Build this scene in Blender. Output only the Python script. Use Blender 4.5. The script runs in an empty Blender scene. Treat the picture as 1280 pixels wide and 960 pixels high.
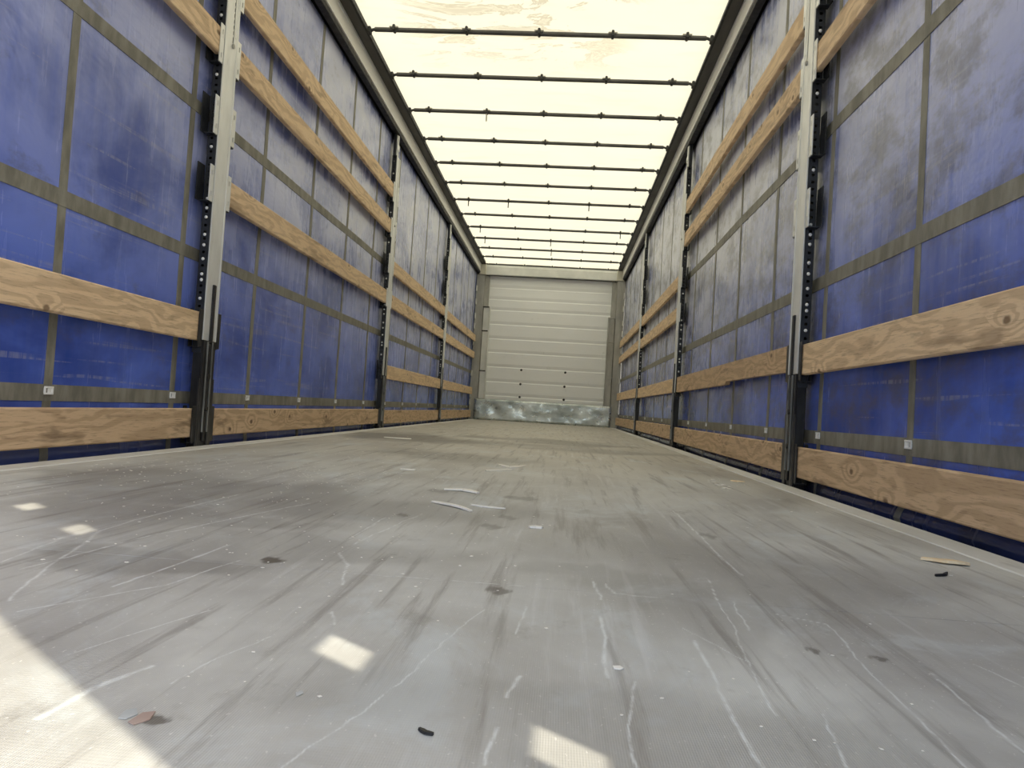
import bpy, bmesh, math, random
import numpy as np
from mathutils import Vector, Matrix, noise

rnd = random.Random(7)
SC = bpy.context.scene
COL = SC.collection

# ------------------------------------------------------------------ camera
PITCH, YAW, ROLL = 0.0314, 0.0678, 0.0617
cy, sy, cp, sp = math.cos(YAW), math.sin(YAW), math.cos(PITCH), math.sin(PITCH)
fwd = Vector((-sy * cp, cy * cp, sp))
rgt = Vector((cy, sy, 0))
up = rgt.cross(fwd)
cr, sr = math.cos(ROLL), math.sin(ROLL)
r2, u2 = cr * rgt + sr * up, -sr * rgt + cr * up
cam_d = bpy.data.cameras.new('camera')
cam_d.sensor_width = 36.0
cam_d.lens = 916.09 / 1280 * 36
cam_d.clip_start = 0.02
cam = bpy.data.objects.new('camera', cam_d)
COL.objects.link(cam)
cam.matrix_world = Matrix(((r2.x, u2.x, -fwd.x, 0.2964), (r2.y, u2.y, -fwd.y, 0.0),
                           (r2.z, u2.z, -fwd.z, 0.2495), (0, 0, 0, 1)))
SC.camera = cam

# ------------------------------------------------------------------ sky, sun, exposure
SUN_EL = math.radians(42)
SUN_DIR = Vector((0.783 * math.cos(SUN_EL), -0.622 * math.cos(SUN_EL), math.sin(SUN_EL)))
W = bpy.data.worlds.new('world')
SC.world = W
W.use_nodes = True
nt = W.node_tree
bg = nt.nodes['Background']
sky = nt.nodes.new('ShaderNodeTexSky')
sky.sky_type = 'NISHITA'
sky.sun_disc = False
sky.sun_elevation = SUN_EL
sky.sun_rotation = math.atan2(SUN_DIR.x, SUN_DIR.y)
sky.dust_density = 2.0
nt.links.new(sky.outputs[0], bg.inputs[0])
bg.inputs[1].default_value = 0.40
sun_d = bpy.data.lights.new('sun', 'SUN')
sun_d.energy = 7.5
sun_d.angle = math.radians(0.35)
sun_d.color = (1.0, 0.93, 0.77)
sun = bpy.data.objects.new('sun', sun_d)
COL.objects.link(sun)
sun.rotation_euler = SUN_DIR.to_track_quat('Z', 'Y').to_euler()
sun.location = (6, -5, 8)
SC.view_settings.view_transform = 'Standard'
SC.view_settings.look = 'None'
SC.view_settings.exposure = -0.27
SC.view_settings.gamma = 1.0
SC.view_settings.use_curve_mapping = False


# ------------------------------------------------------------------ material helper
def lin(r, g, b):
    f = lambda v: (v / 255 / 12.92) if v / 255 <= 0.04045 else ((v / 255 + 0.055) / 1.055) ** 2.4
    return (f(r), f(g), f(b), 1.0)


class NB:
    """small node-tree builder"""
    def __init__(self, name):
        self.m = bpy.data.materials.new(name)
        self.m.use_nodes = True
        self.t = self.m.node_tree
        self.b = self.t.nodes['Principled BSDF']
        self.out = self.t.nodes['Material Output']

    def n(self, typ, ins=None, **props):
        nd = self.t.nodes.new(typ)
        for k, v in props.items():
            setattr(nd, k, v)
        for k, v in (ins or {}).items():
            self.put(nd.inputs[k], v)
        return nd

    def put(self, sock, v):
        if isinstance(v, bpy.types.NodeSocket):
            self.t.links.new(v, sock)
        elif isinstance(v, bpy.types.Node):
            self.t.links.new(v.outputs[0], sock)
        else:
            sock.default_value = v

    def set(self, **kw):
        for k, v in kw.items():
            self.put(self.b.inputs[k.replace('_', ' ')], v)
        return self

    def obj(self):
        return self.n('ShaderNodeTexCoord').outputs['Object']

    def mapped(self, vec, scale=(1, 1, 1), loc=(0, 0, 0), rot=(0, 0, 0)):
        return self.n('ShaderNodeMapping', {'Vector': vec, 'Scale': scale, 'Location': loc, 'Rotation': rot}).outputs[0]

    def noise(self, vec, scale, detail=4, rough=0.55, dist=0.0, w=None):
        nd = self.n('ShaderNodeTexNoise', {'Vector': vec, 'Scale': scale, 'Detail': detail, 'Roughness': rough, 'Distortion': dist})
        if w is not None:
            nd.noise_dimensions = '4D'
            self.put(nd.inputs['W'], w)
        return nd.outputs[0]

    def ramp(self, fac, lo, hi, a=0.0, b=1.0, smooth=True):
        nd = self.n('ShaderNodeMapRange', {'Value': fac, 'From Min': lo, 'From Max': hi, 'To Min': a, 'To Max': b})
        if smooth:
            nd.interpolation_type = 'SMOOTHSTEP'
        return nd.outputs[0]

    def math(self, op, a, b=0.0, c=None, clamp=False):
        nd = self.n('ShaderNodeMath', operation=op, use_clamp=clamp)
        self.put(nd.inputs[0], a)
        self.put(nd.inputs[1], b)
        if c is not None:
            self.put(nd.inputs[2], c)
        return nd.outputs[0]

    def vmath(self, op, a, b=None, out=0, scale=None):
        nd = self.n('ShaderNodeVectorMath', operation=op)
        self.put(nd.inputs[0], a)
        if b is not None:
            self.put(nd.inputs[1], b)
        if scale is not None:
            self.put(nd.inputs['Scale'], scale)
        return nd.outputs[out]

    def mix(self, fac, a, b):
        nd = self.n('ShaderNodeMix', data_type='RGBA')
        self.put(nd.inputs[0], fac)
        self.put(nd.inputs[6], a)
        self.put(nd.inputs[7], b)
        return nd.outputs[2]

    def bump(self, h, strength=0.3, dist=0.002, normal=None):
        nd = self.n('ShaderNodeBump', {'Height': h, 'Strength': strength, 'Distance': dist})
        if normal is not None:
            self.put(nd.inputs['Normal'], normal)
        self.put(self.b.inputs['Normal'], nd.outputs[0])
        return nd.outputs[0]


def metal(name, c1, c2, rough=(0.35, 0.6), met=0.9, scale=7, stretch=(1, 1, 1), spots=0.0, spotcol=(0.08, 0.06, 0.04, 1)):
    k = NB(name)
    v = k.mapped(k.obj(), stretch)
    a = k.noise(v, scale, 6, 0.6)
    c = k.mix(k.ramp(a, 0.3, 0.7), c1, c2)
    if spots:
        s = k.ramp(k.noise(v, scale * 2.3, 5, 0.65), 0.60, 0.72, 0, spots)
        c = k.mix(s, c, spotcol)
    k.set(Base_Color=c, Metallic=met, Roughness=k.ramp(k.noise(v, scale * 3, 4), 0.3, 0.7, *rough))
    return k.m


M = {}
M['galv'] = metal('galvanized_steel', (0.70, 0.71, 0.69, 1), (0.82, 0.83, 0.81, 1), (0.38, 0.58), 0.45, 9, (1, 1, 0.35), 0.25, (0.33, 0.30, 0.25, 1))
M['galv_old'] = metal('weathered_galvanized_steel', (0.34, 0.335, 0.31, 1), (0.50, 0.495, 0.46, 1), (0.5, 0.75), 0.35, 7, (1, 1, 0.3), 0.35, (0.15, 0.14, 0.12, 1))
M['galv_plate'] = metal('galvanized_kick_plate', (0.34, 0.38, 0.38, 1), (0.70, 0.74, 0.74, 1), (0.22, 0.5), 0.75, 3.2, (1, 1, 1.6), 0.35, (0.2, 0.22, 0.22, 1))
M['dark'] = metal('dark_coated_steel', (0.012, 0.014, 0.018, 1), (0.03, 0.033, 0.04, 1), (0.35, 0.55), 0.2, 12)
M['black_worn'] = metal('worn_black_steel', (0.012, 0.012, 0.013, 1), (0.045, 0.044, 0.043, 1), (0.28, 0.5), 0.4, 16, (1, 1, 0.25), 0.5, (0.18, 0.17, 0.16, 1))
M['edge_worn'] = metal('rubbed_bright_steel', (0.25, 0.25, 0.24, 1), (0.5, 0.5, 0.48, 1), (0.3, 0.5), 0.7, 20, (1, 1, 0.2), 0.8, (0.04, 0.04, 0.04, 1))
M['rivet'] = metal('zinc_rivet', (0.86, 0.87, 0.86, 1), (0.93, 0.94, 0.93, 1), (0.3, 0.4), 0.1, 30)
M['bow'] = metal('grey_bow_tube', (0.075, 0.073, 0.068, 1), (0.13, 0.127, 0.118, 1), (0.35, 0.5), 0.35, 10, (0.3, 1, 1))
M['clip'] = metal('black_plastic_clip', (0.02, 0.02, 0.02, 1), (0.05, 0.05, 0.045, 1), (0.5, 0.6), 0, 20)
M['tab'] = metal('pale_plastic_tab', (0.55, 0.53, 0.45, 1), (0.68, 0.66, 0.56, 1), (0.5, 0.6), 0, 20)
M['rail'] = metal('pale_aluminium_rail', (0.78, 0.77, 0.73, 1), (0.86, 0.85, 0.80, 1), (0.4, 0.55), 0.05, 5, (1, 0.2, 1))
M['rail_dark'] = metal('dark_grey_track', (0.055, 0.054, 0.05, 1), (0.085, 0.083, 0.078, 1), (0.45, 0.6), 0.3, 6, (1, 0.2, 1))
M['black'] = metal('black_rubber', (0.006, 0.006, 0.007, 1), (0.014, 0.014, 0.015, 1), (0.5, 0.7), 0, 9)
M['cream'] = metal('cream_painted_casting', (0.62, 0.60, 0.50, 1), (0.70, 0.68, 0.58, 1), (0.4, 0.6), 0.1, 8)
M['beam'] = metal('pale_grey_beam', (0.66, 0.67, 0.64, 1), (0.76, 0.77, 0.74, 1), (0.4, 0.6), 0.3, 5)
M['floor_edge'] = metal('pale_steel_floor_edge', (0.58, 0.58, 0.56, 1), (0.72, 0.72, 0.70, 1), (0.5, 0.75), 0.1, 6, (1, 0.3, 1), 0.3, (0.2, 0.19, 0.17, 1))
M['chassis'] = metal('dark_chassis', (0.010, 0.011, 0.014, 1), (0.02, 0.021, 0.026, 1), (0.6, 0.8), 0.1, 5)
M['hinge'] = metal('pale_hinge', (0.55, 0.55, 0.52, 1), (0.7, 0.7, 0.66, 1), (0.4, 0.5), 0.3, 9)
M['flake'] = metal('pale_wood_flake', (0.86, 0.84, 0.77, 1), (0.93, 0.91, 0.84, 1), (0.7, 0.8), 0, 30)
M['splinter'] = metal('pale_wood_splinter', (0.84, 0.81, 0.72, 1), (0.93, 0.90, 0.82, 1), (0.7, 0.8), 0, 12, (1, 1, 1))
M['splinter_yellow'] = metal('yellow_wood_splinter', (0.78, 0.58, 0.34, 1), (0.90, 0.76, 0.52, 1), (0.7, 0.8), 0, 18)
M['flake_pink'] = metal('pinkish_wood_flake', (0.36, 0.26, 0.22, 1), (0.45, 0.35, 0.30, 1), (0.7, 0.8), 0, 18)
M['flake_grey'] = metal('grey_paint_flake', (0.40, 0.42, 0.42, 1), (0.52, 0.54, 0.53, 1), (0.7, 0.8), 0, 18)
M['asphalt'] = metal('yard_asphalt', (0.16, 0.155, 0.15, 1), (0.22, 0.215, 0.2, 1), (0.8, 0.9), 0, 3)


def mat_wood(name, light, mid, dark, stain):
    k = NB(name)
    o = k.obj()
    rv = k.n('ShaderNodeObjectInfo').outputs['Random']
    w = k.math('MULTIPLY', rv, 37.0)
    sep = k.n('ShaderNodeSeparateXYZ', {'Vector': o})
    kv = k.n('ShaderNodeCombineXYZ', {0: k.math('MULTIPLY_ADD', sep.outputs[1], 4.2, w), 1: k.math('MULTIPLY', sep.outputs[2], 6.5)})
    kd = k.n('ShaderNodeTexVoronoi', {'Vector': kv.outputs[0], 'Scale': 1.0}, voronoi_dimensions='2D')
    dist = k.math('ADD', kd.outputs['Distance'], k.math('MULTIPLY', k.noise(o, 40, 2), 0.05))
    has = k.math('GREATER_THAN', k.n('ShaderNodeSeparateColor', {0: kd.outputs['Color']}).outputs[0], 0.60)
    swirl = k.math('MULTIPLY', k.ramp(dist, 0.45, 0.0), has)
    kn = k.math('MULTIPLY', k.ramp(dist, 0.11, 0.06), has)
    big = k.noise(k.mapped(o, (1.2, 1.1, 4.5)), 1.6, 3, 0.5, 0.6, w)
    big = k.math('MULTIPLY_ADD', swirl, 0.30, big)
    # growth rings: bands across the board height bent by the big noise and round the knots
    z = k.math('MULTIPLY_ADD', sep.outputs[2], 110.0, k.math('MULTIPLY', big, 42.0))
    ring = k.math('SINE', z)
    ring = k.ramp(ring, -0.9, 1.0)
    fine = k.noise(k.mapped(o, (90, 5.0, 90)), 2.4, 8, 0.75, 0.3, w)
    cloud = k.noise(k.mapped(o, (1, 1.0, 5)), 3.0, 4, 0.6, 0.3, w)
    c = k.mix(k.ramp(ring, 0.1, 1.0, 0.0, 0.6), light, mid)
    c = k.mix(k.ramp(fine, 0.50, 0.66, 0.0, 0.6), c, dark)
    c = k.mix(k.ramp(cloud, 0.56, 0.66, 0, 0.6), c, stain)
    c = k.mix(k.math('MULTIPLY', kn, 0.8), c, (dark[0] * 0.55, dark[1] * 0.5, dark[2] * 0.45, 1))
    k.set(Base_Color=c, Roughness=0.72)
    k.b.inputs['Specular IOR Level'].default_value = 0.3
    k.bump(k.math('ADD', fine, k.math('MULTIPLY', ring, 0.2)), 0.35, 0.0015)
    return k.m


M['wood'] = mat_wood('weathered_pine_board', lin(234, 207, 170), lin(198, 169, 134), lin(150, 122, 94), lin(156, 132, 106))
M['wood_grey'] = mat_wood('greyed_pine_board', lin(210, 182, 148), lin(174, 147, 116), lin(118, 95, 74), lin(110, 91, 72))


def mat_curtain(name, seed, dust_haze_amt, drip):
    k = NB(name)
    o = k.obj()
    geo = k.n('ShaderNodeSeparateXYZ', {'Vector': o})
    z = geo.outputs[2]
    v = k.mapped(o, (1, 1, 1), (seed, seed * 3.1, 0))
    cloud = k.noise(k.mapped(v, (1, 0.9, 1.3)), 1.7, 5, 0.6, 0.4)
    streak = k.noise(k.mapped(v, (1, 11, 1.1)), 1.3, 5, 0.62)
    fine = k.noise(k.mapped(v, (1, 40, 4)), 2.0, 4, 0.6)
    scuff = k.noise(k.mapped(v, (1, 0.7, 26)), 1.6, 3, 0.55, 0.5)
    dust = k.math('ADD', k.math('MULTIPLY', cloud, 0.75), k.math('MULTIPLY', streak, drip))
    dust = k.ramp(dust, 0.30 + 0.25 * (drip - 0.15), 0.56 + 0.4 * (drip - 0.15), 0.25, 1.0)
    hi = k.ramp(z, 0.35, 1.5, 0.30 if seed < 5 else 0.24, 1.15 if seed < 5 else 1.3)        # reflected roof haze, painted into the colour, stronger higher up
    far = k.ramp(geo.outputs[1], 1.0, 6.0, 0.55, 1.0)   # cover thinner near the doors, full further in
    dust = k.math('MULTIPLY', k.math('MULTIPLY', dust, far), k.math('MULTIPLY', hi, dust_haze_amt), clamp=True)  # from here on dust holds the painted roof haze as well
    line = k.math('MULTIPLY', k.ramp(scuff, 0.60, 0.70), k.ramp(fine, 0.35, 0.6))
    blue = k.mix(k.ramp(cloud, 0.35, 0.65), (0.006, 0.050, 0.36, 1), (0.008, 0.100, 0.70, 1))
    c = k.mix(dust, blue, (0.61, 0.635, 0.76, 1))
    dirt = k.math('MULTIPLY', k.ramp(k.noise(k.mapped(v, (1, 3, 5), (4, 9, 2)), 1.3, 5, 0.7), *((0.56, 0.75) if seed < 5 else (0.44, 0.66))), 0.45 if seed < 5 else 0.62)
    c = k.mix(dirt, c, (0.10, 0.10, 0.12, 1))
    c = k.mix(k.math('MULTIPLY', line, 0.30), c, (0.50, 0.50, 0.56, 1))
    c = k.mix(k.ramp(z, 0.075, 0.015, 0, 0.55 if seed < 5 else 0.85), c, (0.10, 0.11, 0.15, 1) if seed < 5 else (0.022, 0.026, 0.045, 1))     # shade along the hem, painted into the colour
    k.set(Base_Color=c, Roughness=k.ramp(k.math('ADD', streak, k.math('MULTIPLY', dust, 0.3)), 0.3, 0.9, 0.16, 0.34))
    k.b.inputs['Specular IOR Level'].default_value = 0.5
    k.bump(k.math('ADD', k.math('MULTIPLY', cloud, 1.0), k.math('MULTIPLY', streak, 0.05)), 0.5, 0.02)
    return k.m


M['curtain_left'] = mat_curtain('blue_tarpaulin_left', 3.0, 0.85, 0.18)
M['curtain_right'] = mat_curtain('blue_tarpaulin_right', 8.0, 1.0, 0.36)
M['strap'] = (lambda k: (k.set(
    Base_Color=k.mix(k.ramp(k.noise(k.mapped(k.obj(), (1, 6, 2)), 3, 5, 0.6), 0.3, 0.7), lin(108, 106, 96), lin(146, 144, 132)),
    Roughness=0.6), k.bump(k.noise(k.mapped(k.obj(), (1, 30, 300)), 3, 2), 0.3, 0.001), k.m)[2])(NB('grey_webbing'))


def mat_canopy():
    k = NB('translucent_cream_canopy')
    o = k.obj()
    big = k.noise(k.mapped(o, (1.0, 1.6, 1)), 0.9, 4, 0.6)
    # old water stains with crisp tide lines, in the bays nearest the doors
    wn = k.noise(k.mapped(o, (0.9, 2.2, 1), (2.3, 0.7, 0)), 1.6, 6, 0.68, 0.8)
    sep = k.n('ShaderNodeSeparateXYZ', {'Vector': o})
    x, y = sep.outputs[0], sep.outputs[1]
    band = k.math('MULTIPLY', k.ramp(y, 5.6, 4.9, 0, 1), k.math('MULTIPLY', k.ramp(x, -1.05, -0.7, 0, 1), k.ramp(x, 0.75, 0.45, 0, 1)))
    film = k.ramp(wn, 0.50, 0.60, 0, 1)
    tide = k.math('MULTIPLY', k.ramp(wn, 0.49, 0.505, 0, 1), k.ramp(wn, 0.55, 0.515, 0, 1))
    stain = k.math('MULTIPLY', band, k.math('ADD', k.math('MULTIPLY', film, 0.55), k.math('MULTIPLY', tide, 0.65)), clamp=True)
    faint = k.ramp(k.noise(k.mapped(o, (1.5, 7, 1)), 1.2, 5, 0.6, 0.4), 0.52, 0.72, 0, 0.30)
    c = k.mix(big, (0.90, 0.84, 0.61, 1), (0.86, 0.80, 0.57, 1))
    c = k.mix(stain, c, (0.55, 0.45, 0.27, 1))
    c = k.mix(faint, c, (0.66, 0.62, 0.46, 1))
    tr = k.n('ShaderNodeBsdfTranslucent', {'Color': c})
    df = k.n('ShaderNodeBsdfDiffuse', {'Color': c})
    mx = k.n('ShaderNodeMixShader', {0: 0.53})
    k.t.links.new(df.outputs[0], mx.inputs[1])
    k.t.links.new(tr.outputs[0], mx.inputs[2])
    k.t.links.new(mx.outputs[0], k.out.inputs[0])
    return k.m


M['canopy'] = mat_canopy()


def mat_panel():
    k = NB('white_bulkhead_panel')
    o = k.obj()
    a = k.noise(k.mapped(o, (1.5, 1, 8)), 2, 5, 0.65)
    r = k.ramp(k.noise(k.mapped(o, (3, 1, 3)), 2.5, 6, 0.7), 0.60, 0.74, 0, 0.55)
    c = k.mix(a, (0.86, 0.88, 0.88, 1), (0.92, 0.93, 0.93, 1))
    c = k.mix(k.math('MULTIPLY', r, 0.6), c, (0.40, 0.39, 0.35, 1))
    k.set(Base_Color=c, Roughness=0.45)
    return k.m


M['panel'] = mat_panel()

# scuffs on the floor: polylines in metres with half widths; stains: x, y, rx, ry
SCR = [
    ([(0.462, 0.842), (0.457, 0.665), (0.461, 0.50)], 0.0029), ([(0.544, 1.185), (0.519, 0.903), (0.499, 0.741), (0.497, 0.653)], 0.0014),
    ([(0.553, 1.042), (0.535, 0.908)], 0.0020), ([(0.612, 1.982), (0.606, 1.459), (0.607, 1.218)], 0.0032),
    ([(0.595, 0.991), (0.647, 0.959), (0.631, 0.781), (0.622, 0.659), (0.609, 0.54)], 0.0017), ([(0.762, 0.842), (0.776, 0.778)], 0.0017),
    ([(0.698, 0.797), (0.682, 0.622)], 0.0022), ([(0.457, 0.893), (0.506, 0.778)], 0.0012), ([(0.537, 0.662), (0.524, 0.564)], 0.0014),
    ([(0.126, 0.488), (0.148, 0.564), (0.16, 0.614), (0.178, 0.698), (0.217, 0.902)], 0.0012),
    ([(-0.041, 1.161), (-0.009, 1.081), (0.019, 0.965)], 0.0024), ([(0.275, 0.691), (0.265, 0.638)], 0.0030), ([(0.263, 0.58), (0.257, 0.516)], 0.0028),
    ([(0.267, 0.932), (0.263, 0.821)], 0.0018), ([(0.362, 0.916), (0.356, 0.707)], 0.0036), ([(0.363, 1.098), (0.364, 0.993)], 0.0027),
    ([(0.38, 0.702), (0.365, 0.581), (0.365, 0.52)], 0.0020), ([(0.381, 1.084), (0.386, 1.038)], 0.0028),
    ([(-0.062, 1.268), (-0.056, 1.538)], 0.0025), ([(-0.041, 1.23), (0.001, 1.614)], 0.0022), ([(0.044, 0.844), (0.065, 0.796)], 0.0026),
    ([(-0.303, 0.788), (-0.375, 0.959), (-0.458, 1.186), (-0.471, 1.304), (-0.458, 1.722)], 0.0026),
    ([(-0.389, 0.914), (-0.378, 1.055), (-0.364, 1.194), (-0.266, 1.662)], 0.0026), ([(-0.265, 0.754), (-0.232, 0.81), (-0.183, 0.899), (-0.16, 1.06)], 0.0022),
    ([(-0.233, 0.874), (-0.225, 0.992), (-0.221, 1.157)], 0.0027), ([(-0.138, 0.647), (-0.111, 0.725), (-0.081, 0.814)], 0.0016),
    ([(-0.073, 0.519), (-0.066, 0.586), (-0.05, 0.637)], 0.0048), ([(-0.017, 0.605), (0.012, 0.737)], 0.0013), ([(-0.435, 0.937), (-0.478, 1.115)], 0.0024),
    ([(0.017, 1.033), (0.198, 1.034), (0.445, 1.032)], 0.0013),
]
SPOT = [
    (-0.118, 1.075, 0.016, 0.026, .95), (-0.031, 1.586, 0.014, 0.033, .75), (0.17, 1.524, 0.022, 0.040, .55), (0.193, 1.66, 0.020, 0.048, .55),
    (0.2, 2.025, 0.040, 0.053, .5), (0.227, 1.001, 0.015, 0.026, .7), (-0.032, 2.059, 0.03, 0.056, .5), (0.186, 5.65, 0.55, 0.50, .5),
    (0.31, 4.853, 0.6, 0.45, .4), (-0.22, 3.45, 0.34, 0.37, .35), (-0.75, 5.0, 0.55, 0.6, .55), (-0.908, 1.85, 0.20, 0.12, .3),
    (-0.50, 1.40, 0.30, 0.16, .35), (-0.30, 1.02, 0.15, 0.10, .4), (0.592, 0.846, 0.006, 0.015, .7), (0.659, 0.836, 0.008, 0.012, .7), (0.628, 1.604, 0.014, 0.043, .5),
    (-0.45, 1.75, 0.55, 0.40, .38), (-0.2, 1.2, 0.30, 0.16, .25), (0.62, 1.3, 0.30, 0.35, .22), (0.36, 1.15, 0.10, 0.10, .25), (0.50, 1.0, 0.08, 0.2, .25), (0.35, 0.60, 0.25, 0.12, .2), (0.008, 0.537, 0.010, 0.010, .8),
]


def mat_floor():
    k = NB('worn_phenolic_plywood_floor')
    o = k.obj()
    # scuffs and stains painted on the panels as wear attributes (see floor_panel)
    att = k.n('ShaderNodeAttribute', attribute_name='scuff').outputs['Fac']
    broken = k.ramp(k.noise(k.mapped(o, (60, 25, 1)), 1.5, 4, 0.7), 0.35, 0.60, 0.25, 1.0)
    scr = k.math('MULTIPLY', att, broken)
    spot = k.n('ShaderNodeAttribute', attribute_name='stain').outputs['Fac']
    # general surface
    cloud = k.noise(k.mapped(o, (1, 0.45, 1)), 2.2, 6, 0.62, 0.5)
    drag = k.noise(k.mapped(o, (26, 1.3, 1)), 1.2, 6, 0.65, 0.25)          # cargo dragged lengthwise
    drag2 = k.noise(k.mapped(o, (22, 1.2, 1), (3, 1, 0), (0, 0, 0.45)), 1.2, 5, 0.65, 0.2)
    gr = k.noise(o, 90, 4, 0.7)
    sep = k.n('ShaderNodeSeparateXYZ', {'Vector': o})
    base = k.mix(k.ramp(cloud, 0.3, 0.7), lin(162, 160, 155), lin(206, 206, 200))
    base = k.mix(k.ramp(sep.outputs[1], 1.6, 4.5, 0, 0.6), base, lin(194, 186, 170))   # warmer light further in, painted as a beige tint
    hz = k.ramp(k.noise(k.mapped(o, (2.2, 1.4, 1), (5, 2, 0)), 2.2, 6, 0.7, 0.6), 0.50, 0.70, 0, 0.55)
    base = k.mix(hz, base, lin(204, 210, 210))
    base = k.mix(k.ramp(drag, 0.56, 0.74, 0, 0.5), base, lin(214, 214, 212))
    base = k.mix(k.ramp(drag2, 0.62, 0.76, 0, 0.4), base, lin(216, 218, 218))
    base = k.mix(k.ramp(drag, 0.48, 0.32, 0, 0.6), base, lin(130, 124, 117))
    base = k.mix(k.ramp(gr, 0.62, 0.75, 0, 0.25), base, lin(222, 220, 212))
    fleck = k.noise(k.mapped(o, (1, 0.6, 1)), 210, 2, 0.6)
    base = k.mix(k.ramp(fleck, 0.66, 0.72, 0, 0.5), base, lin(232, 230, 224))
    base = k.mix(k.ramp(k.noise(k.mapped(o, (1, 0.7, 1), (7, 3, 0)), 9, 5, 0.7), 0.60, 0.72, 0, 0.35), base, lin(116, 110, 101))
    base = k.mix(spot, base, lin(86, 79, 70))
    base = k.mix(k.math('MULTIPLY', scr, 0.62), base, lin(236, 240, 238))
    k.set(Base_Color=base, Roughness=k.ramp(cloud, 0.3, 0.7, 0.42, 0.62))
    k.b.inputs['Specular IOR Level'].default_value = 0.4
    rib = k.math('SINE', k.math('MULTIPLY', sep.outputs[0], 2 * math.pi / 0.0021))
    rib2 = k.math('SINE', k.math('MULTIPLY', sep.outputs[1], 2 * math.pi / 0.0042))
    k.bump(k.math('ADD', k.math('ADD', rib, k.math('MULTIPLY', rib2, 0.5)), k.math('MULTIPLY', gr, 1.5)), 0.22, 0.0004)
    return k.m


M['floor'] = mat_floor()


# ------------------------------------------------------------------ mesh helpers (world coordinates, shifted to the parent's origin)
class MB:
    def __init__(self):
        self.v, self.f, self.smooth = [], [], []

    def add(self, vs, fs, smooth=False):
        b = len(self.v)
        self.v += [tuple(p) for p in vs]
        self.f += [tuple(i + b for i in q) for q in fs]
        self.smooth += [smooth] * len(fs)
        return self

    def box(self, x0, x1, y0, y1, z0, z1, c=0.0):
        x0, x1 = min(x0, x1), max(x0, x1)
        if c <= 0:
            vs = [(x, y, z) for z in (z0, z1) for y in (y0, y1) for x in (x0, x1)]
            return self.add(vs, [(0, 2, 3, 1), (4, 5, 7, 6), (0, 1, 5, 4), (2, 6, 7, 3), (0, 4, 6, 2), (1, 3, 7, 5)])
        bm = bmesh.new()
        bmesh.ops.create_cube(bm, size=1.0)
        for v in bm.verts:
            v.co = Vector(((x0 + x1) / 2 + v.co.x * (x1 - x0), (y0 + y1) / 2 + v.co.y * (y1 - y0), (z0 + z1) / 2 + v.co.z * (z1 - z0)))
        bmesh.ops.bevel(bm, geom=bm.edges[:], offset=c, segments=1, affect='EDGES')
        bm.verts.index_update()
        self.add([v.co.copy() for v in bm.verts], [[v.index for v in f.verts] for f in bm.faces])
        bm.free()
        return self

    def prism_y(self, pts, y0, y1):
        """closed outline of (x, z) extruded along y"""
        n = len(pts)
        vs = [(x, y0, z) for x, z in pts] + [(x, y1, z) for x, z in pts]
        fs = [tuple(range(n)), tuple(range(2 * n - 1, n - 1, -1))] + [(i, i + n, (i + 1) % n + n, (i + 1) % n) for i in range(n)]
        return self.add(vs, fs)

    def prism_x(self, pts, x0, x1):
        """closed outline of (y, z) extruded along x"""
        n = len(pts)
        vs = [(x0, y, z) for y, z in pts] + [(x1, y, z) for y, z in pts]
        fs = [tuple(range(n)), tuple(range(2 * n - 1, n - 1, -1))] + [(i, i + n, (i + 1) % n + n, (i + 1) % n) for i in range(n)]
        return self.add(vs, fs)

    def tube(self, path, r, seg=10, cap=True):
        path = [Vector(p) for p in path]
        rings = []
        for i, p in enumerate(path):
            t = (path[min(i + 1, len(path) - 1)] - path[max(i - 1, 0)]).normalized()
            a = t.cross(Vector((0, 0, 1)))
            if a.length < 1e-4:
                a = Vector((1, 0, 0))
            a.normalize()
            b = t.cross(a)
            rr = r[i] if isinstance(r, (list, tuple)) else r
            rings.append([p + rr * (math.cos(2 * math.pi * k / seg) * a + math.sin(2 * math.pi * k / seg) * b) for k in range(seg)])
        vs = [q for ring in rings for q in ring]
        fs = [(i * seg + k, i * seg + (k + 1) % seg, (i + 1) * seg + (k + 1) % seg, (i + 1) * seg + k) for i in range(len(rings) - 1) for k in range(seg)]
        self.add(vs, fs, True)
        if cap:
            self.add(rings[0], [tuple(range(seg))])
            self.add(rings[-1], [tuple(range(seg - 1, -1, -1))])
        return self

    def mesh(self, name, mat, origin=(0, 0, 0)):
        me = bpy.data.meshes.new(name)
        o = Vector(origin)
        me.from_pydata([Vector(p) - o for p in self.v], [], self.f)
        me.polygons.foreach_set('use_smooth', self.smooth)
        me.materials.append(mat)
        bm = bmesh.new()
        bm.from_mesh(me)
        bmesh.ops.recalc_face_normals(bm, faces=bm.faces[:])
        bm.to_mesh(me)
        bm.free()
        me.update()
        return me


def origin_of(o):
    p = Vector((0, 0, 0))
    while o is not None:
        p = p + o.location
        o = o.parent
    return p


def tag(o, label=None, cat=None, group=None, kind=None):
    for k, v in (('label', label), ('category', cat), ('group', group), ('kind', kind)):
        if v:
            o[k] = v
    return o


def part(name, mb, mat, parent=None, loc=None):
    """one mesh object; mb in world coordinates, loc = its world origin (default the parent's)"""
    base = origin_of(parent)
    org = Vector(loc) if loc is not None else base.copy()
    o = bpy.data.objects.new(name, mb.mesh(name, mat, org))
    COL.objects.link(o)
    o.parent = parent
    o.location = org - base
    return o


def inst(src, name, parent, loc):
    """a further piece sharing src's mesh, at a world place"""
    o = src.copy()
    COL.objects.link(o)
    o.parent = parent
    o.location = Vector(loc) - origin_of(parent)
    return o


def thing(name, loc, label=None, cat=None, group=None, kind=None):
    o = bpy.data.objects.new(name, None)
    o.empty_display_size = 0.2
    COL.objects.link(o)
    o.location = loc
    return tag(o, label, cat, group, kind)


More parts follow.
